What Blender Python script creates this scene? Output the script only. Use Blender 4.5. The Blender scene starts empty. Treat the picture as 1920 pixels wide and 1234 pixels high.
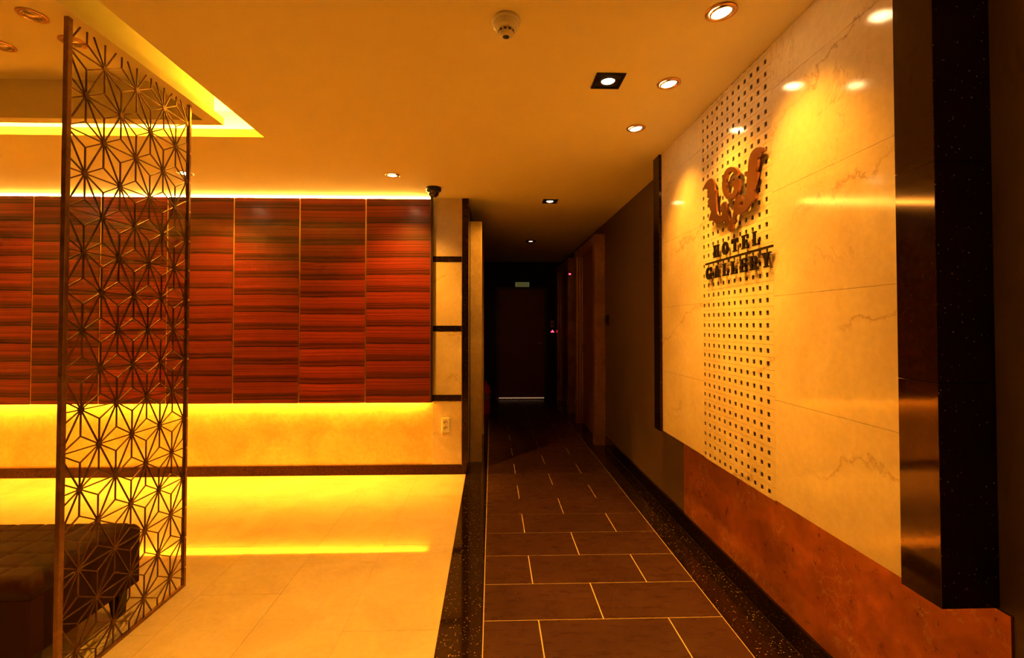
import bpy, bmesh, math, random
from mathutils import Matrix, Vector
random.seed(7)
sc = bpy.context.scene
COL = sc.collection
PI = math.pi

# ------------------------------------------------------------------ camera
cam_d = bpy.data.cameras.new('camera')
cam = bpy.data.objects.new('camera', cam_d); COL.objects.link(cam); sc.camera = cam
FPX = 870.0
cam_d.sensor_fit = 'HORIZONTAL'; cam_d.sensor_width = 36.0; cam_d.lens = FPX/1920*36
cam_d.shift_x = 13/1920; cam_d.shift_y = -24/1920
cam_d.clip_start = 0.02; cam_d.clip_end = 60
cam.location = (0, 0, 1.359)
cam.rotation_euler = (PI/2 + math.atan(16/870), 0, -math.atan(25/870))

# ------------------------------------------------------------------ world, exposure, light colours
w = bpy.data.worlds.new('world'); sc.world = w; w.use_nodes = True
w.node_tree.nodes['Background'].inputs[0].default_value = (0.010, 0.004, 0.001, 1)
w.node_tree.nodes['Background'].inputs[1].default_value = 0.3
sc.view_settings.view_transform = 'Standard'; sc.view_settings.look = 'None'
sc.view_settings.exposure = 1.98; sc.view_settings.gamma = 1.0; sc.view_settings.use_curve_mapping = False
sc.cycles.sample_clamp_indirect = 6.0
sc.cycles.caustics_reflective = False; sc.cycles.caustics_refractive = False
sc.cycles.use_adaptive_sampling = True; sc.cycles.adaptive_threshold = 0.04
sc.cycles.max_bounces = 7; sc.cycles.diffuse_bounces = 4; sc.cycles.glossy_bounces = 4

AMBER = (1.0, 0.335, 0.013)      # led tape
WARM = (1.0, 0.365, 0.022)       # halogen spots
E_UNDER = 88.0                  # tape under the wood panelling
E_TOP = 44.0                    # tape over the wood panelling
E_TRAY = 85.0                   # tape in the ceiling tray
W_SIGN = 23.5                   # spots over the sign wall
W_WALL = 38.0                   # spots over the panelling
W_SQ = 48.0                     # square downlights in the aisle
W_CORR = 40.0
W_FILL = 55.0  # added fill downlights, out of view over the marble floor

CE = 2.52                       # ceiling height

# ------------------------------------------------------------------ helpers
def setp(o, label=None, cat=None, group=None, kind=None):
    if label: o['label'] = label
    if cat: o['category'] = cat
    if group: o['group'] = group
    if kind: o['kind'] = kind
    return o

def empty(name, loc=(0, 0, 0), rot=(0, 0, 0)):
    o = bpy.data.objects.new(name, None); COL.objects.link(o)
    o.location = loc; o.rotation_euler = rot; o.empty_display_size = 0.1
    return o

def link(name, me, m=None, parent=None, loc=(0, 0, 0)):
    o = bpy.data.objects.new(name, me); COL.objects.link(o)
    if m is not None and not me.materials: me.materials.append(m)
    o.location = loc
    if parent is not None: o.parent = parent
    return o

class MB:
    def __init__(s): s.v = []; s.f = []; s.smooth = []
    def add(s, vs, fs, sm=False):
        b = len(s.v); s.v += [tuple(v) for v in vs]
        s.f += [tuple(i+b for i in f) for f in fs]; s.smooth += [sm]*len(fs)
        return s
    def box(s, x0, x1, y0, y1, z0, z1, c=0.0):
        if c <= 0:
            vs = [(x0,y0,z0),(x1,y0,z0),(x1,y1,z0),(x0,y1,z0),(x0,y0,z1),(x1,y0,z1),(x1,y1,z1),(x0,y1,z1)]
            fs = [(3,2,1,0),(4,5,6,7),(0,1,5,4),(1,2,6,5),(2,3,7,6),(3,0,4,7)]
            return s.add(vs, fs)
        bm = bmesh.new()
        bmesh.ops.create_cube(bm, size=1)
        for v in bm.verts:
            v.co = ((x0+x1)/2+v.co.x*(x1-x0), (y0+y1)/2+v.co.y*(y1-y0), (z0+z1)/2+v.co.z*(z1-z0))
        bmesh.ops.bevel(bm, geom=bm.edges[:], offset=c, segments=2, affect='EDGES', profile=0.5)
        bm.verts.index_update()
        s.add([v.co[:] for v in bm.verts], [[v.index for v in f.verts] for f in bm.faces])
        bm.free(); return s
    def lathe(s, prof, seg=32, c=(0,0,0), axis='z', sm=True):
        n = len(prof); vs = []
        for k in range(seg):
            a = 2*PI*k/seg
            for r, h in prof:
                p = (r*math.cos(a), r*math.sin(a), h)
                if axis == 'y': p = (p[0], p[2], p[1])
                if axis == 'x': p = (p[2], p[0], p[1])
                vs.append((p[0]+c[0], p[1]+c[1], p[2]+c[2]))
        fs = []
        for k in range(seg):
            k2 = (k+1) % seg
            for i in range(n-1): fs.append((k*n+i, k2*n+i, k2*n+i+1, k*n+i+1))
        return s.add(vs, fs, sm)
    def prism(s, poly, x0, x1):
        # poly: (y, z) outline, extruded along x
        n = len(poly)
        vs = [(x0, y, z) for y, z in poly] + [(x1, y, z) for y, z in poly]
        fs = [tuple(range(n)), tuple(range(2*n-1, n-1, -1))]
        for i in range(n):
            j = (i+1) % n; fs.append((i, i+n, j+n, j))
        return s.add(vs, fs)
    def mesh(s, name, m=None):
        me = bpy.data.meshes.new(name); me.from_pydata(s.v, [], s.f); me.update()
        bm = bmesh.new(); bm.from_mesh(me); bmesh.ops.recalc_face_normals(bm, faces=bm.faces[:]); bm.to_mesh(me); bm.free()
        if any(s.smooth): me.polygons.foreach_set('use_smooth', s.smooth)
        if m is not None: me.materials.append(m)
        return me
    def build(s, name, m, parent=None, loc=(0,0,0)):
        return link(name, s.mesh(name, m), None, parent, loc)

def box(name, m, parent, x0, x1, y0, y1, z0, z1, c=0.0):
    return MB().box(x0, x1, y0, y1, z0, z1, c).build(name, m, parent)

# ------------------------------------------------------------------ materials
def newmat(name):
    m = bpy.data.materials.new(name); m.use_nodes = True
    nt = m.node_tree; b = nt.nodes['Principled BSDF']
    return m, nt, b
def nd(nt, t, **kw):
    n = nt.nodes.new(t)
    for k, v in kw.items():
        if k.startswith('i_'): n.inputs[k[2:].replace('_', ' ')].default_value = v
        else: setattr(n, k, v)
    return n
def plain(name, col, rough=0.5, metal=0.0, spec=0.5, coat=0.0):
    m, nt, b = newmat(name)
    b.inputs['Base Color'].default_value = (*col, 1); b.inputs['Roughness'].default_value = rough
    b.inputs['Metallic'].default_value = metal; b.inputs['Specular IOR Level'].default_value = spec
    b.inputs['Coat Weight'].default_value = coat
    return m
def emit(name, col, s):
    m, nt, b = newmat(name)
    b.inputs['Base Color'].default_value = (0.8, 0.8, 0.8, 1)
    b.inputs['Emission Color'].default_value = (*col, 1); b.inputs['Emission Strength'].default_value = s
    return m
def pos(nt, scale=(1, 1, 1)):
    g = nd(nt, 'ShaderNodeNewGeometry'); mp = nd(nt, 'ShaderNodeMapping')
    mp.inputs['Scale'].default_value = scale
    nt.links.new(g.outputs['Position'], mp.inputs['Vector'])
    return mp.outputs['Vector']
def noise(nt, vec, scale, detail=4, rough=0.55, dist=0.0):
    n = nd(nt, 'ShaderNodeTexNoise'); n.inputs['Scale'].default_value = scale; n.inputs['Detail'].default_value = detail
    n.inputs['Roughness'].default_value = rough; n.inputs['Distortion'].default_value = dist
    nt.links.new(vec, n.inputs['Vector']); return n.outputs['Fac']
def ramp(nt, fac, stops, interp='LINEAR'):
    r = nd(nt, 'ShaderNodeValToRGB'); r.color_ramp.interpolation = interp
    e = r.color_ramp.elements
    while len(e) < len(stops): e.new(0.5)
    for k, (p, c) in enumerate(stops):
        e[k].position = p; e[k].color = (*c, 1) if len(c) == 3 else c
    nt.links.new(fac, r.inputs['Fac']); return r.outputs['Color']
def mix(nt, a, b, fac, mode='MIX'):
    n = nd(nt, 'ShaderNodeMix', data_type='RGBA', blend_type=mode)
    for sock, v in ((n.inputs[6], a), (n.inputs[7], b), (n.inputs[0], fac)):
        if hasattr(v, 'is_linked'): nt.links.new(v, sock)
        elif isinstance(v, (int, float)): sock.default_value = v
        else: sock.default_value = (*v, 1)
    return n.outputs[2]
def bump(nt, b, h, strength=0.1, dist=0.01):
    n = nd(nt, 'ShaderNodeBump'); n.inputs['Strength'].default_value = strength; n.inputs['Distance'].default_value = dist
    nt.links.new(h, n.inputs['Height']); nt.links.new(n.outputs['Normal'], b.inputs['Normal'])
def math_(nt, op, a, b=None):
    n = nd(nt, 'ShaderNodeMath', operation=op)
    for s, v in ((n.inputs[0], a), (n.inputs[1], b)):
        if v is None: continue
        if hasattr(v, 'is_linked'): nt.links.new(v, s)
        else: s.default_value = v
    return n.outputs[0]

def marble_mat(name, lo, hi, vein, rough, vein_amt=0.5, var=0.06):
    m, nt, b = newmat(name)
    v = pos(nt)
    base = ramp(nt, noise(nt, v, 3.2, 6, 0.62, 0.6), [(0.3, lo), (0.7, hi)])
    fine = noise(nt, v, 38, 3, 0.6)
    base = mix(nt, base, ramp(nt, fine, [(0.35, (0.86,)*3), (0.65, (1.0,)*3)]), 0.55, 'MULTIPLY')
    vn = noise(nt, v, 1.5, 5, 0.62, 1.2)
    vv = ramp(nt, math_(nt, 'ABSOLUTE', math_(nt, 'SUBTRACT', vn, 0.5)), [(0.0, (1,)*3), (0.006, (0,)*3)])
    brk = ramp(nt, noise(nt, v, 2.3, 2), [(0.48, (0,)*3), (0.62, (1,)*3)])
    fac = math_(nt, 'MULTIPLY', math_(nt, 'MULTIPLY', vv, brk), vein_amt*0.5)
    sx = nd(nt, 'ShaderNodeSeparateXYZ'); nt.links.new(v, sx.inputs[0])
    ln = math_(nt, 'ADD', math_(nt, 'ADD', math_(nt, 'MULTIPLY', sx.outputs[2], 2.1), math_(nt, 'MULTIPLY', sx.outputs[1], 0.75)), math_(nt, 'MULTIPLY', noise(nt, v, 2.6, 9, 0.68), 1.1))
    lf = math_(nt, 'ABSOLUTE', math_(nt, 'SUBTRACT', math_(nt, 'FRACT', ln), 0.5))
    lv = ramp(nt, lf, [(0.0, (1,)*3), (0.012, (0.35,)*3), (0.035, (0,)*3)])
    lb = ramp(nt, noise(nt, v, 1.7, 2), [(0.44, (0,)*3), (0.60, (1,)*3)])
    fac = math_(nt, 'ADD', fac, math_(nt, 'MULTIPLY', math_(nt, 'MULTIPLY', lv, lb), vein_amt))
    col = mix(nt, base, vein, fac)
    oi = nd(nt, 'ShaderNodeObjectInfo')
    br = math_(nt, 'ADD', math_(nt, 'MULTIPLY', oi.outputs['Random'], var), 1 - var)
    hs = nd(nt, 'ShaderNodeHueSaturation'); nt.links.new(col, hs.inputs['Color']); nt.links.new(br, hs.inputs['Value'])
    nt.links.new(hs.outputs['Color'], b.inputs['Base Color'])
    b.inputs['Roughness'].default_value = rough
    return m

def granite_mat(name, base, speck, rough, scale=150, thr=0.86):
    m, nt, b = newmat(name); v = pos(nt)
    vo = nd(nt, 'ShaderNodeTexVoronoi'); vo.inputs['Scale'].default_value = scale
    nt.links.new(v, vo.inputs['Vector'])
    sep = nd(nt, 'ShaderNodeSeparateColor'); nt.links.new(vo.outputs['Color'], sep.inputs[0])
    sp = ramp(nt, sep.outputs[0], [(thr, (0,)*3), (thr+0.03, (1,)*3)])
    near = ramp(nt, vo.outputs['Distance'], [(0.32, (1,)*3), (0.48, (0,)*3)])
    cl = ramp(nt, noise(nt, v, 7, 3), [(0.4, (0.25,)*3), (0.62, (1,)*3)])
    fac = math_(nt, 'MULTIPLY', math_(nt, 'MULTIPLY', sp, near), cl)
    fine = ramp(nt, noise(nt, v, 60, 4), [(0.35, tuple(c*0.55 for c in base)), (0.7, tuple(c*1.5 for c in base))])
    nt.links.new(mix(nt, fine, speck, fac), b.inputs['Base Color'])
    b.inputs['Specular Tint'].default_value = (1.0, 0.55, 0.38, 1)
    nt.links.new(math_(nt, 'MULTIPLY', fac, 0.8), b.inputs['Metallic'])
    b.inputs['Roughness'].default_value = rough
    return m

def leaf_mat(name, lo, hi, rough, metal, scale=5.0, bs=0.25, crease_glint=None):
    # metal leaf: square sheets, each a little different, wrinkles between
    m, nt, b = newmat(name); v = pos(nt)
    n1 = noise(nt, v, scale, 6, 0.6, 0.0 if crease_glint else 0.8)
    n2 = noise(nt, v, scale*9, 5, 0.7)
    col = ramp(nt, n1, [(0.3, lo), (0.68, hi)])
    col = mix(nt, col, ramp(nt, n2, [(0.35, (0.72,)*3), (0.65, (1,)*3)]), 0.7, 'MULTIPLY')
    if crease_glint:
        cv = nd(nt, 'ShaderNodeTexVoronoi', feature='DISTANCE_TO_EDGE'); cv.inputs['Scale'].default_value = 7
        cw = nd(nt, 'ShaderNodeVectorMath', operation='ADD'); cz = nd(nt, 'ShaderNodeTexNoise'); cz.inputs['Scale'].default_value = 5; cz.inputs['Detail'].default_value = 6
        nt.links.new(v, cz.inputs['Vector']); nt.links.new(v, cw.inputs[0]); nt.links.new(cz.outputs['Color'], cw.inputs[1]); nt.links.new(cw.outputs[0], cv.inputs['Vector'])
        cl = ramp(nt, cv.outputs['Distance'], [(0.0, (1,)*3), (0.05, (0,)*3)])
        cm_ = ramp(nt, noise(nt, v, 4.5, 4), [(0.46, (0,)*3), (0.62, (1,)*3)])
        col = mix(nt, col, crease_glint, math_(nt, 'MULTIPLY', math_(nt, 'MULTIPLY', cl, cm_), 0.8))  # highlights along the creases painted in as lighter colour
        big = ramp(nt, noise(nt, pos(nt, (1, 1.0, 1.6)), 2.0, 3), [(0.38, (0.66,)*3), (0.62, (1.12,)*3)])
        col = mix(nt, col, big, 0.9, 'MULTIPLY')
    nt.links.new(col, b.inputs['Base Color'])
    rr = ramp(nt, n2, [(0.3, (rough*0.75,)*3), (0.7, (min(1, rough*1.35),)*3)])
    nt.links.new(rr, b.inputs['Roughness'])
    b.inputs['Metallic'].default_value = metal
    vo = nd(nt, 'ShaderNodeTexVoronoi', feature='DISTANCE_TO_EDGE'); vo.inputs['Scale'].default_value = 9
    wob = nd(nt, 'ShaderNodeVectorMath', operation='ADD')
    nz = nd(nt, 'ShaderNodeTexNoise'); nz.inputs['Scale'].default_value = 6; nt.links.new(v, nz.inputs['Vector'])
    nt.links.new(v, wob.inputs[0]); nt.links.new(nz.outputs['Color'], wob.inputs[1])
    nt.links.new(wob.outputs[0], vo.inputs['Vector'])
    cr = ramp(nt, vo.outputs['Distance'], [(0.0, (1,)*3), (0.035, (0,)*3)])
    h = math_(nt, 'ADD', math_(nt, 'MULTIPLY', cr, 0.0 if crease_glint else 0.6), n2)
    bump(nt, b, n1 if crease_glint else h, bs, 0.006)
    return m

def wood_mat(name):
    m, nt, b = newmat(name)
    g = nd(nt, 'ShaderNodeNewGeometry'); s = nd(nt, 'ShaderNodeSeparateXYZ')
    nt.links.new(g.outputs['Position'], s.inputs[0])
    oi = nd(nt, 'ShaderNodeObjectInfo')
    rnd = oi.outputs['Random']
    cb = nd(nt, 'ShaderNodeCombineXYZ')
    nt.links.new(math_(nt, 'MULTIPLY', s.outputs[0], 1.6), cb.inputs[0])
    nt.links.new(math_(nt, 'MULTIPLY', s.outputs[2], 2.2), cb.inputs[1])
    nt.links.new(math_(nt, 'MULTIPLY', rnd, 37.0), cb.inputs[2])
    wob = noise(nt, cb.outputs[0], 1.4, 3)
    zz = math_(nt, 'ADD', math_(nt, 'ADD', math_(nt, 'DIVIDE', s.outputs[2], 0.1545), math_(nt, 'MULTIPLY', rnd, 5.0)), math_(nt, 'MULTIPLY', wob, 0.15))
    fr = math_(nt, 'FRACT', zz)
    c2 = nd(nt, 'ShaderNodeCombineXYZ')
    nt.links.new(math_(nt, 'ADD', math_(nt, 'MULTIPLY', s.outputs[0], 0.55), math_(nt, 'MULTIPLY', rnd, 91.0)), c2.inputs[0])
    nt.links.new(math_(nt, 'MULTIPLY', fr, 30.0), c2.inputs[1])
    nt.links.new(math_(nt, 'MULTIPLY', rnd, 53.0), c2.inputs[2])
    nz = noise(nt, c2.outputs[0], 1.0, 5, 0.6)
    body = ramp(nt, nz, [(0.30, (0.034, 0.004, 0.004)), (0.46, (0.17, 0.017, 0.013)), (0.60, (0.30, 0.036, 0.022)), (0.75, (0.44, 0.078, 0.036))])
    D = (0.0,)*3; L = (1.0,)*3
    lines = ramp(nt, fr, [(0.0000, (0.90,)*3), (0.0080, (1.00,)*3), (0.0340, (0.00,)*3), (0.0860, (0.00,)*3), (0.1120, (1.00,)*3), (0.1190, (1.00,)*3), (0.1370, (0.22,)*3), (0.1730, (0.22,)*3), (0.1910, (1.00,)*3), (0.1970, (1.00,)*3), (0.2210, (0.03,)*3), (0.2690, (0.03,)*3), (0.2930, (1.00,)*3), (0.3050, (1.00,)*3), (0.3200, (0.25,)*3), (0.3500, (0.25,)*3), (0.3650, (1.00,)*3), (0.3780, (1.00,)*3), (0.3890, (0.50,)*3), (0.4110, (0.50,)*3), (0.4220, (1.00,)*3), (0.5850, (1.00,)*3), (0.6025, (0.50,)*3), (0.6375, (0.50,)*3), (0.6550, (1.00,)*3), (0.7600, (1.00,)*3), (0.7700, (0.50,)*3), (0.7900, (0.50,)*3), (0.8000, (1.00,)*3), (1.0000, (0.90,)*3)])
    brk = ramp(nt, noise(nt, c2.outputs[0], 2.1, 4), [(0.35, (0.15,)*3), (0.6, (1,)*3)])
    dark = math_(nt, 'MULTIPLY', math_(nt, 'SUBTRACT', 1.0, lines), math_(nt, 'ADD', math_(nt, 'MULTIPLY', brk, 0.25), 0.78))
    col = mix(nt, body, (0.010, 0.003, 0.003), dark)
    tone = math_(nt, 'ADD', math_(nt, 'MULTIPLY', rnd, 0.45), 0.62)
    hs = nd(nt, 'ShaderNodeHueSaturation'); nt.links.new(col, hs.inputs['Color']); nt.links.new(tone, hs.inputs['Value'])
    nt.links.new(hs.outputs['Color'], b.inputs['Base Color'])
    b.inputs['Roughness'].default_value = 0.34
    b.inputs['Coat Weight'].default_value = 0.15; b.inputs['Coat Roughness'].default_value = 0.16
    return m

M = {}
M['ceiling'] = plain('ceiling_paint', (0.92, 0.85, 0.58), 0.85, spec=0.2)
M['white'] = plain('white_plastic', (0.82, 0.80, 0.76), 0.4)
M['wall_dark'] = plain('dark_taupe_paint', (0.125, 0.078, 0.064), 0.55)
M['wall_black'] = plain('near_black_wall', (0.014, 0.013, 0.014), 0.6)
M['wall_beige'] = plain('beige_paint', (0.80, 0.68, 0.54), 0.7)
M['grout'] = plain('pale_grout', (0.70, 0.55, 0.42), 0.9)
M['grout_dark'] = plain('dark_joint', (0.05, 0.035, 0.025), 0.9)
M['black'] = plain('black_plastic', (0.012, 0.011, 0.011), 0.35)
M['black_matte'] = plain('black_matte', (0.010, 0.009, 0.009), 0.7)
M['brass'] = plain('brushed_brass', (0.72, 0.46, 0.20), 0.32, 1.0)
M['chrome'] = plain('satin_chrome', (0.75, 0.73, 0.70), 0.22, 1.0)
M['bronze'] = leaf_mat('dark_bronze', (0.10, 0.046, 0.026), (0.19, 0.092, 0.048), 0.36, 0.7, 14, 0.05)
M['post'] = leaf_mat('post_bronze', (0.17, 0.08, 0.042), (0.32, 0.165, 0.085), 0.34, 0.7, 14, 0.05)
M['sign_bronze'] = plain('sign_bronze', (0.36, 0.16, 0.075), 0.26, 0.9)
M['sign_black'] = plain('sign_black', (0.010, 0.007, 0.006), 0.35, spec=0.25)
M['cream'] = marble_mat('cream_marble', (0.66, 0.55, 0.41), (0.80, 0.70, 0.55), (0.32, 0.20, 0.12), 0.10, 0.75)
M['floor_marble'] = marble_mat('floor_marble', (0.66, 0.56, 0.42), (0.80, 0.72, 0.58), (0.42, 0.32, 0.22), 0.05, 0.12)
M['granite'] = granite_mat('black_granite', (0.012, 0.007, 0.006), (0.50, 0.34, 0.20), 0.07, 200, 0.97)
M['granite_floor'] = granite_mat('black_granite_floor', (0.014, 0.007, 0.006), (1.0, 0.80, 0.52), 0.07, 170, 0.93)
M['granite_base'] = granite_mat('black_granite_base', (0.030, 0.009, 0.006), (0.40, 0.22, 0.12), 0.2, 200, 0.95)
M['granite_base'].node_tree.nodes['Principled BSDF'].inputs['Specular IOR Level'].default_value = 0.2
M['gold'] = leaf_mat('gold_leaf', (0.70, 0.50, 0.24), (0.88, 0.70, 0.38), 0.42, 0.45, 3.0, 0.12)
M['copper'] = leaf_mat('copper_leaf', (0.60, 0.19, 0.072), (0.94, 0.36, 0.135), 0.33, 0.6, 2.4, 0.03, (1.0, 0.74, 0.42))
M['jamb'] = leaf_mat('champagne_leaf', (0.56, 0.42, 0.25), (0.80, 0.64, 0.42), 0.40, 0.35, 3.0, 0.12)
M['jamb_dark'] = leaf_mat('dark_copper_leaf', (0.48, 0.24, 0.12), (0.74, 0.42, 0.22), 0.34, 0.5, 3.0, 0.12)
M['moulding'] = plain('pale_brass', (0.85, 0.60, 0.34), 0.3, 0.7)
M['wood'] = wood_mat('zebrano_veneer')
M['leather'] = plain('dark_leather', (0.034, 0.009, 0.007), 0.6, spec=0.15)
M['dark_wood'] = plain('dark_wood', (0.020, 0.012, 0.009), 0.35)
M['door'] = plain('brown_door', (0.30, 0.13, 0.09), 0.45)
M['red'] = plain('red_enamel', (0.80, 0.030, 0.020), 0.3)
M['led_under'] = emit('led_under', AMBER, E_UNDER)
M['led_top'] = emit('led_top', (1.0, 0.48, 0.07), E_TOP)
M['led_tray'] = emit('led_tray', (1.0, 0.50, 0.035), E_TRAY)
M['bulb'] = emit('bulb_glow', (1.0, 0.62, 0.26), 14)
M['bulb_dim'] = emit('bulb_dim', (1.0, 0.62, 0.42), 1.2)
M['bulb_off'] = plain('bulb_off', (0.50, 0.36, 0.24), 0.2, 0.6)
M['red_led'] = emit('red_led', (1.0, 0.02, 0.05), 2.5)
M['exit_face'] = emit('exit_sign_face', (0.42, 0.42, 0.12), 0.045)
M['exit_mark'] = plain('exit_sign_mark', (0.25, 0.10, 0.06), 0.6)

for k in ('bulb', 'bulb_dim', 'red_led', 'exit_face'):
    M[k].cycles.emission_sampling = 'NONE'      # tiny glowing faces; each lamp's spot gives the light
# slate-like floor tile: brown, with brushed streaks
def dark_tile():
    m, nt, b = newmat('brown_porcelain')
    v = pos(nt, (1.0, 3.2, 1.0))
    n = noise(nt, v, 9, 8, 0.72, 0.2)
    v2 = pos(nt)
    n2 = noise(nt, v2, 2.4, 3)
    c = ramp(nt, n, [(0.3, (0.052, 0.022, 0.018)), (0.75, (0.082, 0.038, 0.029))])
    c = mix(nt, c, ramp(nt, n2, [(0.4, (0.8,)*3), (0.7, (1.15,)*3)]), 0.8, 'MULTIPLY')
    nt.links.new(c, b.inputs['Base Color'])
    nt.links.new(ramp(nt, n, [(0.3, (0.24,)*3), (0.7, (0.34,)*3)]), b.inputs['Roughness'])
    bump(nt, b, n, 0.06, 0.002)
    return m
M['tile'] = dark_tile()

# ================================================================== FLOOR
XW = 1.29                     # right wall
XL = -4.75; YB = -2.6; YW = 4.255; YE = 8.55
fl = MB().box(XL-0.1, XW+0.15, YB-0.1, YE+0.15, -0.12, -0.0022).build('floor', M['grout'])
setp(fl, 'floor of cream marble tiles with a dark brown tiled aisle edged in black granite', 'floor', kind='structure')
# marble field: columns about 0.4 wide, tiles 0.6 long, staggered
edges = [-0.237]
x = -0.660
while x > XL: edges.append(x); x -= 0.405
edges.append(XL)
tile_cache = {}
def tile(name, m, parent, x0, x1, y0, y1, g, h=0.0022):
    w_, d_ = round(x1-x0-g, 4), round(y1-y0-g, 4)
    k = (m.name, w_, d_, h)
    if k not in tile_cache:
        tile_cache[k] = MB().box(-w_/2, w_/2, -d_/2, d_/2, -h, 0).mesh(name, m)
    return link(name, tile_cache[k], None, parent, ((x0+x1)/2, (y0+y1)/2, 0))
for i in range(len(edges)-1):
    x1, x0 = edges[i], edges[i+1]
    off = [2.10, 2.70, 2.40][i % 3]
    y = off - 0.81*6
    while y < YW:
        y1 = min(y+0.81, YW)
        if y1 > YB and y1-max(y, YB) > 0.02: tile('marble_tile', M['floor_marble'], fl, x0, x1, max(y, YB), y1, 0.0016)
        y += 0.81
# aisle of brown tiles, half bond
XA, XB = -0.038, 1.075
r = 0
y = 2.157 - 0.2985*14
k = -14
while y < YE:
    js = [0.216, 0.820] if k % 2 else [0.518]
    xs = [XA]+js+[XB]
    y1 = min(y+0.2985, YE)
    if y1 > YB+0.02:
        for a, c in zip(xs, xs[1:]): tile('brown_tile', M['tile'], fl, a, c, max(y, YB), y1, 0.006)
    y += 0.2985; k += 1
for x0, x1, j0 in ((-0.237, -0.038, 1.16), (1.075, 1.272, 1.22)):
    js = [YB] + [j0+1.485*n for n in range(-2, 6) if YB+0.05 < j0+1.485*n < YE-0.05] + [YE]
    for a, c in zip(js, js[1:]): tile('granite_border', M['granite_floor'], fl, x0, x1, a, c, 0.003)

# ================================================================== CEILING + TRAY
AX, AY = -1.41, 2.895          # edge of the lower ceiling
ce = MB()
ce.box(AX, XW+0.1, YB-0.1, AY, CE, CE+0.05)
ce.box(XL-0.1, XW+0.1, AY, YW+0.12, CE, CE+0.05)
ce.box(-0.4, XW+0.1, YW+0.12, YE+0.1, CE, CE+0.05)
ce = ce.build('ceiling', M['ceiling'])
setp(ce, 'smooth painted ceiling with a recessed lit tray at left', 'ceiling', kind='structure')
t = MB()
t.box(XL-0.1, -1.26, YB-0.1, 3.05, 2.74, 2.80)
t.box(-1.28, -1.26, YB-0.1, 3.05, CE+0.05, 2.74)
t.box(XL-0.1, -1.26, 3.03, 3.05, CE+0.05, 2.74)
t.build('tray_ceiling', M['ceiling'], ce)
t = MB()
t.box(-1.64, -1.56, YB, 2.726, CE, 2.563)
t.box(XL, -1.64, 2.66, 2.726, CE, 2.563)
t.build('tray_lip', M['ceiling'], ce)
t = MB()
t.box(-1.64, -1.595, YB, 2.690, 2.563, 2.74)
t.box(XL, -1.64, 2.66, 2.690, 2.563, 2.74)
t.build('tray_upstand', M['ceiling'], ce)
box('led_tape', M['led_tray'], ce, XL+0.02, -1.31, 2.945, 2.965, CE+0.052, CE+0.064)

# ================================================================== BACK WALL
wb = MB()
wb.box(XL-0.1, -0.215, YW+0.03, YW+0.15, 0, CE)
wb = wb.build('wall_back', M['wall_beige'])
setp(wb, 'back wall with glossy striped wood panelling over a lit gold band', 'wall', kind='structure')
box('gold_panel', M['gold'], wb, XL, -0.537, YW+0.012, YW+0.03, 0.086, 0.80)
# wood panels with brass strips in the joints
WF = 4.175
we = [-0.547, -1.127, -1.712, -2.290, -2.868, -3.446, -4.024, -4.602]
box('panel_backing', M['grout_dark'], wb, -4.70, -0.552, WF+0.022, WF+0.030, 0.672, 2.490)
for a, c in zip(we, we[1:]):
    box('wood_panel', M['wood'], wb, c+0.006, a-0.006, WF, WF+0.022, 0.662, 2.492, 0.0015)
for a in we[1:-1]:
    box('brass_strip', M['brass'], wb, a-0.006, a+0.006, WF+0.004, WF+0.022, 0.664, 2.490)
box('panel_edge', plain('panel_edge', (0.16, 0.05, 0.025), 0.4), wb, -0.553, -0.547, WF, YW+0.01, 0.662, 2.516) ; box('leak_filler', M['dark_wood'], wb, -0.547, -0.5355, WF+0.012, YW+0.02, 0.662, 2.516)  # second strip is a dark filler added to block LED light leaking past the panels
box('led_tape', M['led_under'], wb, -4.68, -0.60, YW-0.030, YW-0.012, 0.690, 0.700)
box('led_tape', M['led_top'], wb, -4.68, -0.56, YW-0.012, YW+0.004, 2.494, 2.516)
box('led_rail', M['white'], wb, -4.68, -0.56, WF+0.030, YW+0.012, 0.702, 0.712)
# column of cream tiles with black bands
zs = [(0.088, 0.664), (0.719, 1.300), (1.350, 1.934), (1.985, CE)]
for a, c in zs: box('cream_tile', M['cream'], wb, -0.535, -0.275, YW, YW+0.03, a+0.001, c-0.001)
for a, c in ((0.664, 0.719), (1.300, 1.350), (1.934, 1.985)): box('granite_band', M['granite'], wb, -0.541, -0.275, YW-0.004, YW+0.03, a+0.0005, c-0.0005)
for a, c in ((0.0, 0.46), (0.463, 1.03), (1.033, 1.60), (1.603, 2.17), (2.173, CE)):
    box('granite_corner', M['granite'], wb, -0.271, -0.213, YW-0.004, YW+0.15, a+0.0, c)
box('corner_bead', M['brass'], wb, -0.275, -0.2715, YW-0.004, YW+0.03, 0.086, CE)
bb = empty('baseboard_back', (0, YW, 0)); setp(bb, 'black granite baseboard under the gold band', 'baseboard', kind='structure')
js = [-0.275, -0.535, -1.568, -2.600, -3.63, -4.70]
for a, c in zip(js, js[1:]):
    o = MB().box(c+0.001, a-0.001, -0.006, 0.03, 0.0, 0.086).build('granite_plinth', M['granite_base'], bb)
# wall socket
s = empty('wall_socket', (-0.419, YW, 0.447)); setp(s, 'white double power socket on the cream tile column', 'socket')
MB().box(-0.036, 0.036, -0.010, 0, -0.066, 0.066, 0.003).build('cover_plate', M['white'], s)
for dz in (0.026, -0.026):
    q = MB().lathe([(0.023, -0.0105), (0.0225, -0.013), (0.019, -0.013), (0.018, -0.0108), (0.0, -0.0108)], 24, (0, 0, dz), 'y').build('outlet', plain('socket_shade', (0.55, 0.5, 0.42), 0.5), s)
    for dx in (-0.008, 0.008):
        MB().lathe([(0.0, -0.0115), (0.003, -0.0115), (0.003, -0.0105)], 10, (dx, 0, dz), 'y').build('pin_hole', M['black'], q)

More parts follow.
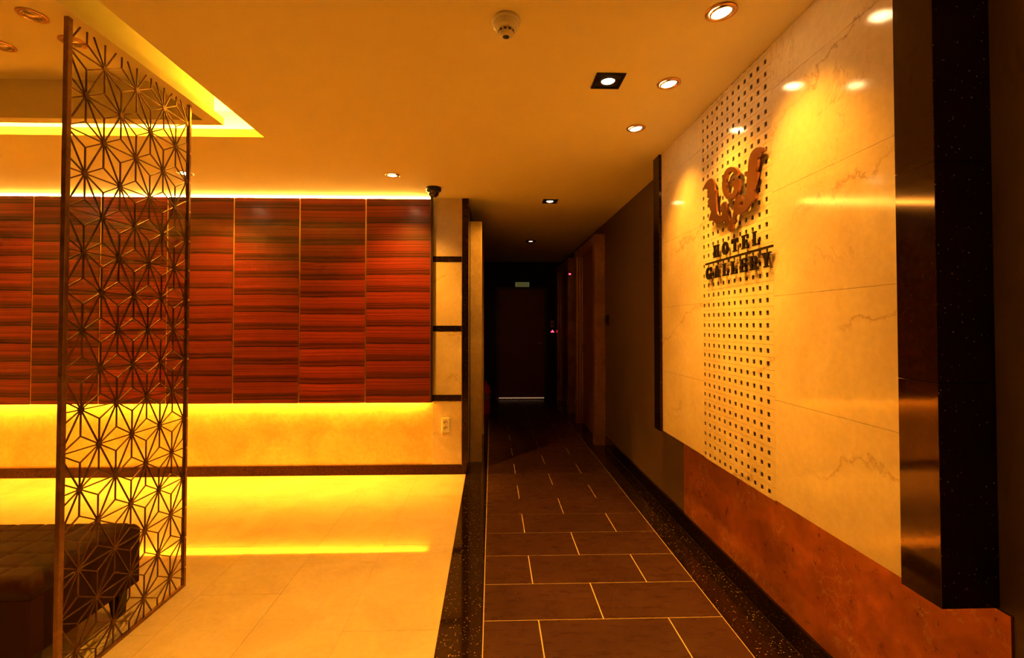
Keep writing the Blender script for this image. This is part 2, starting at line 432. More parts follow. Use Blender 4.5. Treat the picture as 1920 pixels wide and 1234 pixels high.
# ================================================================== OTHER WALLS
wl = MB().box(XL-0.15, XL, YB-0.1, YW+0.15, 0, 2.80).build('wall_left', M['wall_beige']); setp(wl, 'plain beige side wall of the lobby', 'wall', kind='structure')
wf = MB().box(XL-0.15, XW+0.15, YB-0.15, YB, 0, 2.80).build('wall_front', M['wall_black']); setp(wf, 'plain dark wall behind the viewer', 'wall', kind='structure')
wr = MB().box(XW, XW+0.14, YB-0.1, YE+0.1, 0, CE).build('wall_right', M['wall_dark']); setp(wr, 'dark taupe wall along the aisle', 'wall', kind='structure')
wc = MB().box(-0.40, -0.215, YW+0.15, YE+0.1, 0, CE).build('wall_corridor', M['wall_black']); setp(wc, 'dark corridor wall beside the gold door surround', 'wall', kind='structure')
wt = MB().box(-0.40, XW+0.14, YE, YE+0.12, 0, CE).build('wall_end', M['wall_black']); setp(wt, 'near black wall at the end of the corridor', 'wall', kind='structure')
br = empty('baseboard_right', (XW, 0, 0)); setp(br, 'black granite baseboard along the aisle wall', 'baseboard', kind='structure')
js = [YB, -1.75, -0.27, 1.22, 2.70, 4.19, 5.20]
for a, c in zip(js, js[1:]): MB().box(-0.018, 0, a+0.001, c-0.001, 0, 0.105).build('granite_plinth', M['granite'], br)

# copper band under the sign wall
cp = MB().box(XW-0.006, XW-0.0005, 1.125, 3.085, 0.106, 0.636).build('copper_panel', M['copper'], None)
setp(cp, 'copper leaf band on the wall below the marble sign panel', 'panel')

# ================================================================== SIGN WALL PANEL
FX = 1.155
PY0, PY1 = 1.271, 3.112; PZ0 = 0.645
fw = empty('feature_panel', (XW, 2.19, PZ0)); setp(fw, 'cream marble feature panel framed in black granite, carrying the hotel sign', 'wall panel')
def fpart(name, m, par, x0, x1, y0, y1, z0, z1, c=0.0):
    o = MB().box(x0-XW, x1-XW, y0-2.19, y1-2.19, z0-PZ0, z1-PZ0, c).build(name, m, par); return o
fpart('panel_core', M['grout_dark'], fw, FX+0.026, XW, PY0, PY1, PZ0+0.002, CE)
MY0, MY1 = 1.868, 2.498
zs = [PZ0, 1.052, 1.476, 1.903, 2.328, CE]
for a, c in ((PY0, MY0), (MY1, PY1)):
    for z0, z1 in zip(zs, zs[1:]):
        fpart('marble_slab', M['cream'], fw, FX, FX+0.025, a+0.0006, c-0.0006, z0+0.0006, z1-0.0006)
zf = [PZ0-0.006, 1.21, 1.78, 2.35, CE]
for a, c in ((1.154, PY0), (PY1, 3.224)):
    for z0, z1 in zip(zf, zf[1:]):
        fpart('granite_frame', M['granite'], fw, FX-0.017, XW, a, c, z0+0.0006, z1-0.0006, 0.0012)
# mosaic: each piece is a tile with a notch that leaves a black square
mf = fpart('mosaic_field', M['black_matte'], fw, FX+0.004, FX+0.026, MY0, MY1, PZ0, CE)
PT = 0.0531; PC = (MY1-MY0)/12; HD = 0.0195; WD = 0.0190
def cell_mesh(zlo=-PT/2, zhi=PT/2, g=0.0011):
    b = MB()
    y0, y1 = -PC/2, PC/2; z0, z1 = zlo+g/2, zhi-g/2
    # notch open to the +y side (further from the camera is +y)
    hz = HD/2
    if z1 < hz:   # cut row at the ceiling
        poly = [(y0, z0), (y1, z0), (y1, -hz), (y1-WD, -hz), (y1-WD, z1), (y0, z1)]
    else:
        poly = [(y0, z0), (y1, z0), (y1, -hz), (y1-WD, -hz), (y1-WD, hz), (y1, hz), (y1, z1), (y0, z1)]
    b.prism(poly, 0, 0.0036)
    return b
cm = cell_mesh().mesh('mosaic_tile', M['cream'])
cm_top = cell_mesh(-PT/2, CE-(1.356+PT*22)-0.0001).mesh('mosaic_tile', M['cream'])
cells = []
for k in range(-13, 23):
    zc = 1.356 + PT*k
    for c in range(12):
        yc = MY0 + PC*(c+0.5)
        cells.append((math.hypot(yc, zc-1.359), yc, zc, k == 22))
cells.sort()
rest = MB()
for i, (d, yc, zc, top) in enumerate(cells):
    if i < 300:
        link('mosaic_tile', cm_top if top else cm, None, mf, (FX-XW, yc-2.19, zc-PZ0))
    else:
        b = cell_mesh(-PT/2, CE-zc-0.0001) if top else cell_mesh()
        rest.add([(v[0]+FX-XW, v[1]+yc-2.19, v[2]+zc-PZ0) for v in b.v], b.f)
o = rest.build('mosaic_tiles', M['cream'], mf); o['kind'] = 'stuff'
z0 = 1.356-PT*13.5
fpart('mosaic_edge', M['cream'], fw, FX, FX+0.013, MY0, MY1, PZ0+0.0005, z0-0.0005) if z0-PZ0 > 0.002 else None

# ------------------------------------------------------------------ hotel sign
SC = 2.157                                   # centre of the sign along the wall
sg = empty('hotel_sign', (FX, SC, 1.60)); setp(sg, 'bronze scroll emblem and black letters HOTEL GALLERY on the perforated mosaic', 'sign')
EX0, EX1 = -0.026, -0.016                    # emblem stands off the wall
half = [(1.8771, 2.0857), (1.8922, 2.0994), (1.917, 2.1108), (1.9427, 2.1162), (1.9657, 2.1137), (1.9841, 2.1035), (1.9967, 2.0833), (2.0026, 2.0586), (2.0044, 2.0381), (2.0268, 2.0378), (2.0234, 2.0251), (2.0118, 2.0097), (2.0177, 1.9923), (2.0152, 1.9742), (2.0199, 1.9486), (2.0238, 1.9265), (2.0346, 1.91), (2.0527, 1.8992), (2.0747, 1.897), (2.0782, 1.9097), (2.0597, 1.9167), (2.0558, 1.9294), (2.0629, 1.9432), (2.0811, 1.955), (2.0998, 1.9575), (2.1113, 1.9466), (2.1193, 1.9286), (2.1235, 1.9094), (2.1277, 1.8902), (2.1349, 1.8798), (2.1384, 1.8602), (2.1562, 1.8502), (2.1562, 1.7984), (2.1369, 1.811), (2.1288, 1.8296), (2.1079, 1.8371), (2.1168, 1.8532), (2.1089, 1.8655), (2.0938, 1.8659), (2.057, 1.863), (2.0248, 1.8649), (2.0037, 1.8769), (1.9831, 1.8906), (1.9629, 1.8965), (1.9432, 1.8968), (1.9411, 1.9092), (1.9525, 1.9255), (1.9641, 1.9419), (1.9486, 1.9635), (1.9352, 1.9854), (1.9265, 2.0058), (1.9431, 2.0158), (1.9312, 2.034), (1.9244, 2.0531), (1.9287, 2.0657), (1.9145, 2.0731), (1.9037, 2.0801), (1.8833, 2.0797)]
gout = [(2.0829, 2.0642), (2.0976, 2.0792), (2.1165, 2.0929), (2.1436, 2.1037), (2.1755, 2.1076), (2.2003, 2.0992), (2.2191, 2.0799), (2.228, 2.0509), (2.2244, 2.0158), (2.2106, 1.9865), (2.1862, 1.9629), (2.1581, 1.9504), (2.1229, 1.9477), (2.096, 1.9564), (2.0807, 1.974), (2.0729, 1.9994), (2.0704, 2.0185), (2.0872, 2.0297), (2.1098, 2.0329), (2.1253, 2.0296), (2.1488, 2.0287), (2.1513, 2.0212), (2.1358, 2.0084), (2.1204, 2.0017), (2.1183, 1.989), (2.1301, 1.9762), (2.1498, 1.9736), (2.1736, 1.9824), (2.1896, 2.0015), (2.1948, 2.0323), (2.1886, 2.0597), (2.172, 2.0773), (2.1479, 2.0818), (2.1245, 2.0741), (2.1094, 2.059), (2.0982, 2.0453), (2.0869, 2.0456)]
def signpart(name, poly, m, x0, x1):
    return MB().prism([(y-SC, z-1.60) for y, z in poly], x0, x1).build(name, m, sg)
signpart('scroll', half, M['sign_bronze'], EX0, EX1)
signpart('scroll', [(2*SC-y, z) for y, z in half], M['sign_bronze'], EX0, EX1)
signpart('monogram', gout, M['sign_bronze'], EX0-0.003, EX1)
for yy, zz in ((SC, 1.93), (SC+0.06, 1.935), (SC-0.06, 1.935), (SC+0.2, 2.0), (SC-0.2, 2.0)):
    MB().lathe([(0.0, EX1), (0.004, EX1), (0.004, -0.001)], 10, (0, yy-SC, zz-1.60), 'x').build('standoff_pin', M['sign_bronze'], sg)

# slab letters: polygons in a unit-height box, u to the right
def rect(a, b, c, d): return [(a, b), (c, b), (c, d), (a, d)]
def ring(cx, cy, rx, ry, t, a0, a1, n=18, tx=None):
    tx = tx or t; polys = []
    for i in range(n):
        p = a0+(a1-a0)*i/n; q = a0+(a1-a0)*(i+1)/n
        polys.append([(cx+rx*math.cos(p), cy+ry*math.sin(p)), (cx+rx*math.cos(q), cy+ry*math.sin(q)),
                      (cx+(rx-tx)*math.cos(q), cy+(ry-t)*math.sin(q)), (cx+(rx-tx)*math.cos(p), cy+(ry-t)*math.sin(p))])
    return polys
SF = 0.10
GL = {
 'H': (0.92, [rect(.10,0,.32,1), rect(.60,0,.82,1), rect(.30,.44,.62,.58), rect(0,0,.42,SF), rect(.50,0,.92,SF), rect(0,1-SF,.42,1), rect(.50,1-SF,.92,1)]),
 'O': (0.84, ring(.42, .5, .42, .52, .13, 0, 2*PI, 28, .24)),
 'T': (0.86, [rect(.32,0,.54,1), rect(.18,0,.68,SF), rect(0,1-SF*1.3,.86,1), rect(0,.66,.10,.9), rect(.76,.66,.86,.9)]),
 'E': (0.82, [rect(.10,0,.32,1), rect(0,0,.82,SF*1.2), rect(0,1-SF*1.2,.80,1), rect(.30,.44,.58,.57), rect(.54,.36,.64,.65), rect(.72,0,.82,.32), rect(.70,.68,.80,1)]),
 'L': (0.80, [rect(.10,0,.32,1), rect(0,0,.80,SF*1.3), rect(0,1-SF,.44,1), rect(.70,0,.80,.36)]),
 'G': (0.88, ring(.44, .5, .44, .52, .13, .22*PI, 1.80*PI, 24, .24) + [rect(.60,.0,.80,.42), rect(.50,.36,.88,.46), rect(.76,.62,.86,1.0)]),
 'A': (0.96, [[(.10,0),(.28,0),(.56,1),(.38,1)], [(.60,0),(.86,0),(.58,1),(.38,1)], rect(.24,.26,.66,.38), rect(0,0,.38,SF), rect(.50,0,.96,SF)]),
 'R': (0.94, [rect(.10,0,.32,1), rect(0,0,.44,SF), rect(0,1-SF,.52,1), rect(.30,.44,.52,.55)] + ring(.50, .72, .30, .28, .11, -.5*PI, .5*PI, 12, .2) + [[(.46,.48),(.62,.5),(.86,0),(.62,0)], rect(.60,0,.94,SF)]),
 'Y': (0.96, [rect(.37,0,.59,.5), rect(.24,0,.72,SF), [(.08,1),(.34,1),(.59,.45),(.37,.45)], [(.70,1),(.86,1),(.59,.45),(.44,.45)], rect(0,1-SF,.42,1), rect(.60,1-SF,.96,1)]),
}
def word(txt, y_left, y_right, z0, z1):
    h = z1-z0
    tot = sum(GL[c][0] for c in txt)
    width = y_left-y_right
    sx = 0.0625*1.0 if txt == 'HOTEL' else 0.066
    gap = (width-tot*sx)/(len(txt)-1)
    y = y_left
    for ch in txt:
        gw, polys = GL[ch]
        b = MB()
        for j, p in enumerate(polys):
            e = 0.00005*j
            b.prism([(y-u*sx-SC, z0+v*h-1.60) for u, v in p], -0.020-e, -0.012+e)
        b.build('letter', M['sign_black'], sg)
        y -= gw*sx+gap
word('HOTEL', 2.345, 1.938, 1.701, 1.763)
word('GALLERY', 2.428, 1.858, 1.597, 1.659)
MB().box(-0.020, -0.012, 1.845-SC, 2.432-SC, 0.0745, 0.0840).build('sign_bar', M['sign_black'], sg)

# ================================================================== DOOR SURROUNDS
def surround(name, label, xw, xs, y0, y1, jm, ztop=2.392):
    # xw: wall face, xs: front edge of the surround (towards the corridor)
    xw += 0.001 if xs > xw else -0.001
    s = empty(name, (xw, (y0+y1)/2, 0)); setp(s, label, 'doorway', 'metal leaf door surrounds in the corridor')
    oy = (y0+y1)/2
    def pt(nm, m, x0, x1, ya, yb, za, zb, par=s, c=0.0):
        x0, x1 = sorted((x0, x1))
        return MB().box(x0-xw, x1-xw, ya-oy, yb-oy, za, zb, c).build(nm, m, par)
    sg_ = 1 if xs > xw else -1
    for ya, yb in ((y0, y0+0.10), (y1-0.10, y1)):
        j = pt('jamb', jm, xw, xs, ya, yb, 0.112, ztop, c=0.002)
        pt('plinth', jm, xw, xs+sg_*0.003, ya-0.003, yb+0.003, 0.0, 0.110, par=j)
    for q in (0.012, 0.048, 0.084):
        pt('moulding', M['moulding'], xs-sg_*(q+0.016), xs-sg_*q, y1-0.112, y1-0.1005, 0.112, ztop-0.10, c=0.004)
    pt('lintel', jm, xw, xs-sg_*0.01, y0+0.1005, y1-0.1005, ztop-0.10, ztop, c=0.002)
    d = pt('door_leaf', M['door'], xw, xw+sg_*0.03, y0+0.1015, y1-0.1125, 0.005, ztop-0.102)
    pt('door_handle', M['chrome'], xw+sg_*0.0305, xw+sg_*0.055, y1-0.23, y1-0.21, 0.98, 1.10, par=d, c=0.004)
    return s
surround('door_surround', 'gold leaf door surround on the left corridor wall beside the tiled column', -0.215, -0.100, 4.632, 5.90, M['jamb'])
surround('door_surround', 'copper leaf door surround on the right corridor wall nearest the lobby', XW, 1.168, 5.232, 6.50, M['jamb_dark'])
surround('door_surround', 'copper leaf door surround on the right corridor wall nearest the end door', XW, 1.172, 7.09, 8.36, M['jamb_dark'])

# ================================================================== END DOOR
d = empty('door_1', (0.545, YE, 0)); setp(d, 'dark brown door closing the end of the corridor', 'door', kind='structure')
MB().box(-0.42, 0.42, -0.045, 0, 0.012, 1.995, 0.003).build('door_leaf', M['door'], d)
fr = MB(); fr.box(-0.47, -0.424, -0.06, 0, 0, 2.045); fr.box(0.424, 0.47, -0.06, 0, 0, 2.045); fr.box(-0.424, 0.424, -0.06, 0, 2.0, 2.045)
fr.build('door_frame', plain('door_frame', (0.10, 0.065, 0.05), 0.4), d)
h = MB().lathe([(0.0, -0.075), (0.024, -0.07), (0.026, -0.055), (0.012, -0.05), (0.012, -0.045)], 20, (0.325, 0, 1.015), 'y').build('door_knob', M['chrome'], d)
MB().box(0.29, 0.40, -0.074, -0.064, 1.006, 1.022, 0.003).build('lever', M['chrome'], h)
MB().box(-0.34, -0.17, -0.085, -0.0455, 1.868, 1.892, 0.004).build('door_closer', plain('closer_grey', (0.22, 0.18, 0.16), 0.5), d)
MB().box(-0.47, 0.47, -0.075, -0.0605, 0.0, 0.016, 0.002).build('threshold', M['chrome'], d)
MB().box(-0.415, 0.415, -0.050, -0.0455, 0.014, 0.026).build('gap_glow', emit('gap_glow', (1.0, 0.62, 0.36), 0.10), d)  # glowing strip stands in for light leaking under the door
e = empty('exit_sign', (0.562, YE, 2.10)); setp(e, 'small pale green exit sign above the end door', 'sign')
MB().box(-0.132, 0.132, -0.03, 0, -0.045, 0.045, 0.003).build('sign_box', M['white'], e)
MB().box(-0.126, 0.126, -0.032, -0.0302, -0.040, 0.040).build('sign_face', M['exit_face'], e)
mk = MB()
for i in range(4):
    x0 = -0.095+i*0.052
    mk.box(x0, x0+0.034, -0.0332, -0.0322, 0.014, 0.021); mk.box(x0, x0+0.007, -0.0332, -0.0322, -0.020, 0.014)
    mk.box(x0+0.012, x0+0.034, -0.0332, -0.0322, -0.006, 0.001); mk.box(x0+0.027, x0+0.034, -0.0332, -0.0322, -0.022, -0.006)
mk.build('sign_lettering', M['exit_mark'], e)
e = empty('wall_plate', (1.118, YE, 1.37)); setp(e, 'small grey wall plate beside the end door', 'wall plate')
MB().box(-0.033, 0.033, -0.012, 0, -0.065, 0.065, 0.003).build('cover_plate', plain('grey_plate', (0.75, 0.66, 0.6), 0.5), e)
MB().box(-0.012, 0.012, -0.017, -0.0121, -0.022, 0.022, 0.002).build('rocker', plain('grey_rocker', (0.25, 0.21, 0.2), 0.5), e)
e = empty('call_button', (1.12, YE, 1.235)); setp(e, 'glowing red button below the grey wall plate', 'button')
MB().box(-0.042, 0.042, -0.012, 0, -0.036, 0.036, 0.003).build('button_plate', M['black'], e)
MB().prism([(-0.033, -0.016), (0.033, -0.016), (0.0, 0.028)], -0.004, 0.0).build('arrow_light', M['red_led'], e, (0, -0.0125, 0)).rotation_euler = (0, 0, PI/2)
e = empty('floor_indicator', (1.168, 7.062, 2.135)); setp(e, 'small glowing red indicator on the corridor door surround', 'indicator')
MB().box(0.004, 0.050, 0.004, 0.027, -0.024, 0.024, 0.002).build('case', M['black'], e)
MB().box(0.012, 0.042, 0.001, 0.0039, -0.012, 0.012).build('red_light', M['red_led'], e)
e = empty('wall_switch', (XW, 5.10, 1.41)); setp(e, 'small black wall box beside the right door surround', 'switch')
MB().box(-0.030, 0, -0.04, 0.04, -0.055, 0.055, 0.004).build('case', M['black'], e)
MB().box(-0.034, -0.0301, -0.015, 0.015, -0.03, 0.03, 0.001).build('rocker', M['black_matte'], e)
# fire extinguisher
e = empty('fire_extinguisher', (-0.095, 7.15, 0)); setp(e, 'red fire extinguisher standing against the left corridor wall', 'fire extinguisher')
MB().lathe([(0.0, 0.0), (0.07, 0.0), (0.075, 0.01), (0.075, 0.36), (0.062, 0.41), (0.03, 0.44), (0.026, 0.47), (0.0, 0.47)], 28).build('cylinder', M['red'], e)
MB().lathe([(0.0765, 0.21), (0.0765, 0.32)], 28).build('instruction_label', plain('paper_label', (0.5, 0.36, 0.22), 0.6), e)
MB().lathe([(0.0, 0.51), (0.016, 0.51), (0.018, 0.47), (0.0, 0.47)], 16).build('valve', M['brass'], e)
hm = MB(); hm.box(-0.01, 0.01, -0.11, 0.02, 0.515, 0.525); hm.box(-0.01, 0.01, -0.10, 0.0, 0.545, 0.553)
hm.build('lever', M['black'], e)
hs = MB()
for i in range(10):
    a = i/9; x = 0.02+0.075*math.sin(a*PI*0.5); z = 0.495-0.30*a*a
    hs.lathe([(0.011, -0.02), (0.011, 0.02)], 8, (x, 0.03, z))
hs.build('hose', M['black'], e)

# ================================================================== LATTICE SCREEN
LX = -1.60; LY0, LY1 = 1.780, 2.482
ls = empty('lattice_screen', (LX, (LY0+LY1)/2, 0)); setp(ls, 'tall bronze lattice screen of star shaped hemp leaf pattern by the bench', 'screen')
oy = (LY0+LY1)/2
MB().box(-0.009, 0.009, LY0-0.010-oy, LY0+0.010-oy, 0, CE, 0.0015).build('post', M['post'], ls)
po = MB().box(-0.008, 0.008, LY1-0.008-oy, LY1+0.008-oy, 0, CE, 0.0015).build('post', M['post'], ls)
MB().box(-0.008, 0.008, LY0+0.0105-oy, LY1-0.0085-oy, 0, 0.014, 0.001).build('bottom_rail', M['post'], ls)
cy0, cy1, cz0, cz1 = LY0+0.010, LY1-0.008, 0.014, CE-0.004
DC, DR = 0.0864, 0.1543
def clip(p, q):
    t0, t1 = 0.0, 1.0
    dy, dz = q[0]-p[0], q[1]-p[1]
    for d_, a, lo, hi in ((dy, p[0], cy0, cy1), (dz, p[1], cz0, cz1)):
        if abs(d_) < 1e-9:
            if a < lo or a > hi: return None
            continue
        ta, tb = (lo-a)/d_, (hi-a)/d_
        if ta > tb: ta, tb = tb, ta
        t0, t1 = max(t0, ta), min(t1, tb)
    if t1-t0 < 1e-3: return None
    return ((p[0]+dy*t0, p[1]+dz*t0), (p[0]+dy*t1, p[1]+dz*t1))
hub = lambda k, j: (1.861+DC*k, 1.3365+DR*j)
segs = []; hubs = []
for j in range(-10, 10):
    for k in range(-4, 11):
        if (k+j) % 2: continue
        h0 = hub(k, j)
        if cy0+0.004 < h0[0] < cy1-0.004 and cz0+0.004 < h0[1] < cz1-0.004: hubs.append(h0)
        hr, hur, hul, hdr = hub(k+2, j), hub(k+1, j+1), hub(k-1, j+1), hub(k+1, j-1)
        for q in (hr, hur, hul):
            s_ = clip(h0, q)
            if s_: segs.append(s_)
        for tri in ((h0, hr, hur), (h0, hr, hdr)):
            c = (sum(p[0] for p in tri)/3, sum(p[1] for p in tri)/3)
            for p in tri:
                s_ = clip(c, p)
                if s_: segs.append(s_)
BW, BD = 0.0042, 0.0050
unit = MB().box(-BD/2, BD/2, -0.5, 0.5, -BW/2, BW/2).mesh('lattice_bar', M['bronze'])
def seg_len(s_): return math.hypot(s_[1][0]-s_[0][0], s_[1][1]-s_[0][1])
segs = [s_ for s_ in segs if seg_len(s_) > 0.006]
segs.sort(key=lambda s_: -seg_len(s_)/(s_[0][0]+s_[1][0]))
rest = MB()
for i, s_ in enumerate(segs):
    (ya, za), (yb, zb) = s_
    L = seg_len(s_); a = math.atan2(zb-za, yb-ya)
    if i < 300:
        o = link('lattice_bar', unit, None, ls, (0, (ya+yb)/2-oy, (za+zb)/2))
        o.rotation_euler = (a, 0, 0); o.scale = (1, L, 1)
    else:
        mt = Matrix.Translation((0, (ya+yb)/2-oy, (za+zb)/2)) @ Matrix.Rotation(a, 4, 'X')
        b = MB().box(-BD/2, BD/2, -L/2, L/2, -BW/2, BW/2)
        rest.add([mt @ Vector(v) for v in b.v], b.f)
o = rest.build('lattice_bars', M['bronze'], ls); o['kind'] = 'stuff'
hubm = MB().lathe([(0.0, -0.0045), (0.0115, -0.0045), (0.0115, 0.0045), (0.0, 0.0045)], 12, (0, 0, 0), 'x', sm=False).mesh('hub', M['bronze'])
for y, z in hubs: link('hub', hubm, None, ls, (0, y-oy, z))
scr = MB().lathe([(0.0, 0.012), (0.004, 0.011), (0.005, 0.008)], 10, (0, 0, 0), 'x').mesh('screw', M['brass'])
for k in range(15): link('screw', scr, None, po, (0, LY1-oy, 0.10+k*0.1543))

# ================================================================== BENCH
BX1, BX0, BY0, BY1, BZ0, BZ1 = -1.69, -3.00, 1.77, 2.30, 0.13, 0.42
be = empty('bench', ((BX0+BX1)/2, (BY0+BY1)/2, 0)); setp(be, 'dark brown quilted leather bench behind the lattice screen', 'bench')
ox, oyb = (BX0+BX1)/2, (BY0+BY1)/2
MB().box(BX0-ox, BX1-ox, BY0-oyb, BY1-oyb, BZ0, BZ1-0.0745, 0.003).build('base', M['leather'], be)
bm = bmesh.new()
nx, ny = 150, 66
Wd, Dd = (BX1-BX0), (BY1-BY0)
grid = []
for i in range(nx+1):
    row = []
    for j in range(ny+1):
        u, v = i/nx, j/ny
        xx, yy = (u-0.5)*Wd, (v-0.5)*Dd
        e_ = min(xx+Wd/2, Wd/2-xx, yy+Dd/2, Dd/2-yy)
        z = BZ1 - 0.030*(1-min(1, e_/0.04))**2
        gx = abs(((xx+0.06) / 0.128) % 1 - 0.5)*0.128
        gx = 0.064-gx
        gy = abs((yy / 0.106) % 1 - 0.5)*0.106
        gy = 0.053-gy
        for g_ in (0.128/2-abs((((xx+Wd/2)/0.128) % 1)-0.5)*0.128, 0.106/2-abs((((yy+Dd/2)/0.106) % 1)-0.5)*0.106):
            z -= 0.006*math.exp(-(g_/0.007)**2)
        row.append(bm.verts.new((xx, yy, z)))
    grid.append(row)
for i in range(nx):
    for j in range(ny): bm.faces.new((grid[i][j], grid[i+1][j], grid[i+1][j+1], grid[i][j+1]))
bnd = [grid[i][0] for i in range(nx+1)]+[grid[nx][j] for j in range(1, ny+1)]+[grid[i][ny] for i in range(nx-1, -1, -1)]+[grid[0][j] for j in range(ny-1, 0, -1)]
low = [bm.verts.new((v.co.x, v.co.y, BZ1-0.074)) for v in bnd]
for i in range(len(bnd)):
    j = (i+1) % len(bnd); bm.faces.new((bnd[j], bnd[i], low[i], low[j]))
bm.faces.new(low[::-1])
for f_ in bm.faces: f_.smooth = len(f_.verts) == 4
bmesh.ops.recalc_face_normals(bm, faces=bm.faces[:])
me = bpy.data.meshes.new('seat_cushion'); bm.to_mesh(me); bm.free(); me.materials.append(M['leather'])
link('seat_cushion', me, None, be)
for sx in (-1, 1):
    for sy in (-1, 1):
        b = MB()
        cx_, cy_ = sx*((BX1-BX0)/2-0.06), sy*((BY1-BY0)/2-0.055)
        a, c = 0.028, 0.018
        vs = [(cx_-a, cy_-a, BZ0), (cx_+a, cy_-a, BZ0), (cx_+a, cy_+a, BZ0), (cx_-a, cy_+a, BZ0)]
        vs += [(cx_+sx*0.008-c, cy_-c, 0), (cx_+sx*0.008+c, cy_-c, 0), (cx_+sx*0.008+c, cy_+c, 0), (cx_+sx*0.008-c, cy_+c, 0)]
        b.add(vs, [(0, 1, 2, 3), (7, 6, 5, 4), (0, 4, 5, 1), (1, 5, 6, 2), (2, 6, 7, 3), (3, 7, 4, 0)])
        b.build('leg', M['dark_wood'], be)

# ================================================================== CEILING FIXTURES
def spot(parent, watt, col, size, blend, target=None, loc=(0, 0, -0.02), rad=0.03):
    l = bpy.data.lights.new('lamp_light', 'SPOT'); l.energy = watt; l.color = col
    l.spot_size = math.radians(size); l.spot_blend = blend; l.shadow_soft_size = rad
    o = bpy.data.objects.new('lamp_light', l); COL.objects.link(o); o.parent = parent; o.location = loc
    if target is not None:
        dv = Vector(target)-(Vector(parent.location)+Vector(loc))
        o.rotation_euler = dv.to_track_quat('-Z', 'Y').to_euler()
    return o
RING = MB().lathe([(0.056, 0.0), (0.056, -0.003), (0.050, -0.006), (0.043, -0.005), (0.041, -0.001)], 40).mesh('trim_ring', plain('copper_trim', (0.62, 0.36, 0.20), 0.3, 0.9))
GIM = MB().lathe([(0.041, -0.001), (0.040, -0.007), (0.036, -0.008), (0.034, -0.003)], 36).mesh('gimbal_ring', M['chrome'])
def lens(m): return MB().lathe([(0.0345, -0.003), (0.028, -0.008), (0.016, -0.011), (0.0, -0.012)], 32).mesh('bulb', m)
L_ON, L_OFF, L_DIM = lens(M['bulb']), lens(M['bulb_off']), lens(M['bulb_dim'])
def round_lamp(x, y, z, label, lm, watt=0, target=None, size=70, blend=0.4, group='round recessed downlights', tilt=(0, 0)):
    o = empty('recessed_downlight', (x, y, z)); setp(o, label, 'downlight', group)
    link('trim_ring', RING, None, o)
    g = link('gimbal_ring', GIM, None, o); g.rotation_euler = (tilt[0], tilt[1], 0)
    b = link('bulb', lm, None, g)
    if watt: spot(o, watt, WARM, size, blend, target)
    return o
tl = (0, -0.12)
for (y, lab) in ((1.676, 'lit round downlight nearest the camera over the marble sign panel'), (2.186, 'middle of the three lit round downlights over the marble sign panel'), (2.694, 'lit round downlight farthest along the marble sign panel')):
    round_lamp(0.85, y, CE, lab, L_ON, W_SIGN, (1.155, y, 1.30), 86, 1.0, tilt=tl)
for (x, lab) in ((-0.768, 'lit round downlight near the dome camera before the wood panelling'), (-2.345, 'lit round downlight seen behind the far post of the lattice screen'), (-3.92, 'lit round downlight before the left end of the wood panelling')):
    round_lamp(x, 3.60, CE, lab, L_ON, W_WALL*(0.3 if x < -3 else 1), (x, 4.19, 1.2), 92, 1.0, tilt=(0.12, 0))
for (x, y, lab) in ((-2.05, 2.105, 'unlit round downlight in the ceiling tray nearest the corner of the picture'), (-2.045, 2.30, 'unlit round downlight in the ceiling tray behind the lattice post'), (-2.425, 2.34, 'unlit round downlight in the ceiling tray at the left picture edge')):
    round_lamp(x, y, 2.74, lab, L_OFF)
def square_lamp(x, y, label, lm, watt, sizex=0.137, size=95, aim=None):
    o = empty('square_downlight', (x, y, CE)); setp(o, label, 'downlight', 'square black downlights along the aisle')
    a, i = sizex/2, sizex/2-0.013
    b = MB(); b.box(-a, a, -a, -i, -0.006, 0); b.box(-a, a, i, a, -0.006, 0); b.box(-a, -i, -i, i, -0.006, 0); b.box(i, a, -i, i, -0.006, 0)
    b.build('trim_frame', M['black'], o)
    MB().box(-i, i, -i, i, -0.0015, 0).build('housing', M['black_matte'], o)
    for sx in (-1, 1): MB().box(sx*0.046-0.002, sx*0.046+0.002, -0.012, 0.012, -0.005, -0.0016).build('pivot', M['bronze'], o)
    g = MB().lathe([(0.038, -0.0016), (0.038, -0.006), (0.033, -0.007), (0.031, -0.003)], 32).build('gimbal_ring', M['black'], o)
    me = lm; q = link('bulb', me, None, g); q.scale = (0.88, 0.88, 0.8)
    if watt: spot(o, watt, WARM, size, 0.9, aim or (x, y, 0))
    return o
square_lamp(0.552, 2.17, 'lit square black downlight beside the sign wall lamps', L_ON, W_SQ)
square_lamp(0.545, 4.32, 'lit square black downlight at the mouth of the corridor', L_ON, W_CORR, size=80, aim=(-0.16, 4.62, 1.75))
square_lamp(0.540, 6.40, 'dim square downlight deep in the corridor', L_DIM, 0.25)
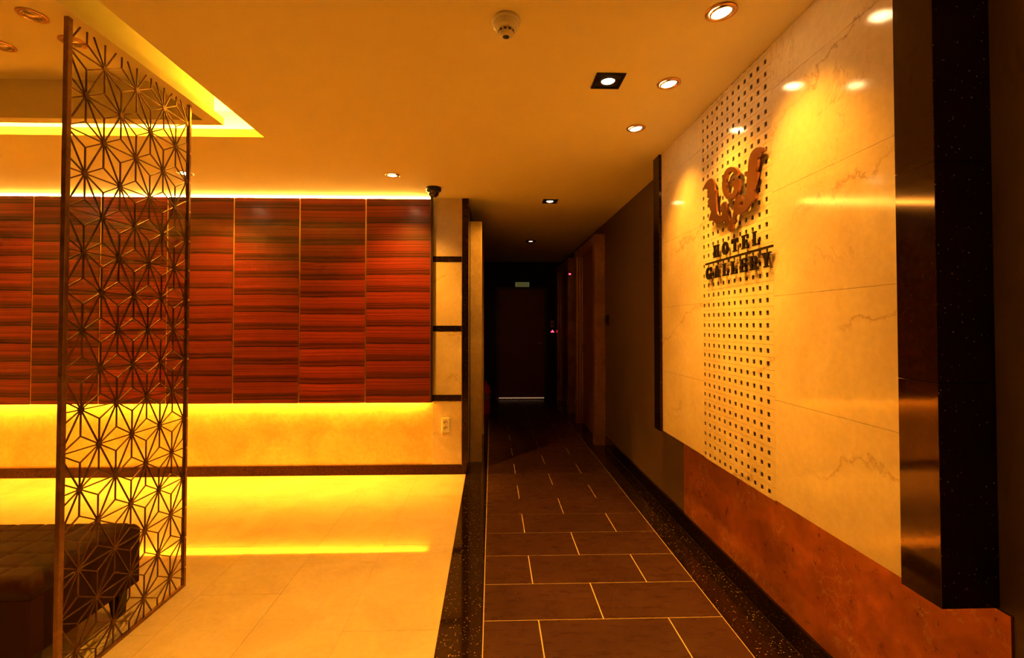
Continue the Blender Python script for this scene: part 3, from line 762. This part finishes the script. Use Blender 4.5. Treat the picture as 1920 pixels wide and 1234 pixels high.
# fill downlights added out of view to lift floor and ceiling brightness
for x, y, lab in ((-0.78, 1.25, 'added unseen fill downlight over the marble floor, just above the picture edge'), (-0.78, -0.35, 'added unseen fill downlight over the marble floor behind the viewer')):
    round_lamp(x, y, CE, lab, L_ON, W_FILL*(1.0 if y > 0 else 0.55), (x, y, 0), 96, 0.8, group='added fill downlights out of view')

# smoke detector
s = empty('smoke_detector', (0.054, 1.745, CE)); setp(s, 'white round smoke detector on the ceiling', 'smoke detector')
MB().lathe([(0.0, 0.0), (0.052, 0.0), (0.054, -0.004), (0.054, -0.012), (0.051, -0.016), (0.0, -0.016)], 40).build('base', M['white'], s)
MB().lathe([(0.049, -0.0165), (0.050, -0.026), (0.044, -0.036), (0.030, -0.040), (0.0, -0.040)], 40).build('body', M['white'], s)
hd = MB().lathe([(0.029, -0.0405), (0.029, -0.056), (0.024, -0.063), (0.014, -0.066), (0.0, -0.066)], 32).build('sensor_head', M['white'], s)
for i in range(10):
    a = 2*PI*i/10+0.15
    b = MB().box(-0.0055, 0.0055, -0.0012, 0.0012, -0.0035, 0.0035)
    o = b.build('vent_slot', M['black'], hd, (0.0288*math.cos(a), 0.0288*math.sin(a), -0.0485)); o.rotation_euler = (0, 0, a+PI/2)
MB().lathe([(0.0, -0.0668), (0.0125, -0.0668), (0.0125, -0.0655)], 24).build('test_window', M['black'], s)
MB().lathe([(0.0, -0.0412), (0.002, -0.0412), (0.002, -0.0398)], 10, (0.008, -0.038, 0)).build('status_light', M['red'], s)

# dome camera
s = empty('dome_camera', (-0.493, 3.93, CE)); setp(s, 'small black dome security camera at the end of the wood panelling', 'security camera')
MB().lathe([(0.0, 0.0), (0.064, 0.0), (0.066, -0.006), (0.062, -0.030), (0.050, -0.036), (0.0, -0.036)], 36).build('base', M['black'], s)
MB().lathe([(0.046, -0.0365), (0.045, -0.050), (0.038, -0.066), (0.024, -0.078), (0.0, -0.083)], 32).build('dome', plain('smoked_dome', (0.02, 0.012, 0.01), 0.06, 0.0, 0.6, 0.5), s)
MB().lathe([(0.018, 0.0), (0.018, -0.012), (0.012, -0.013), (0.0, -0.013)], 20, (0.004, -0.046, -0.055), 'y').build('lens', M['bronze'], s)
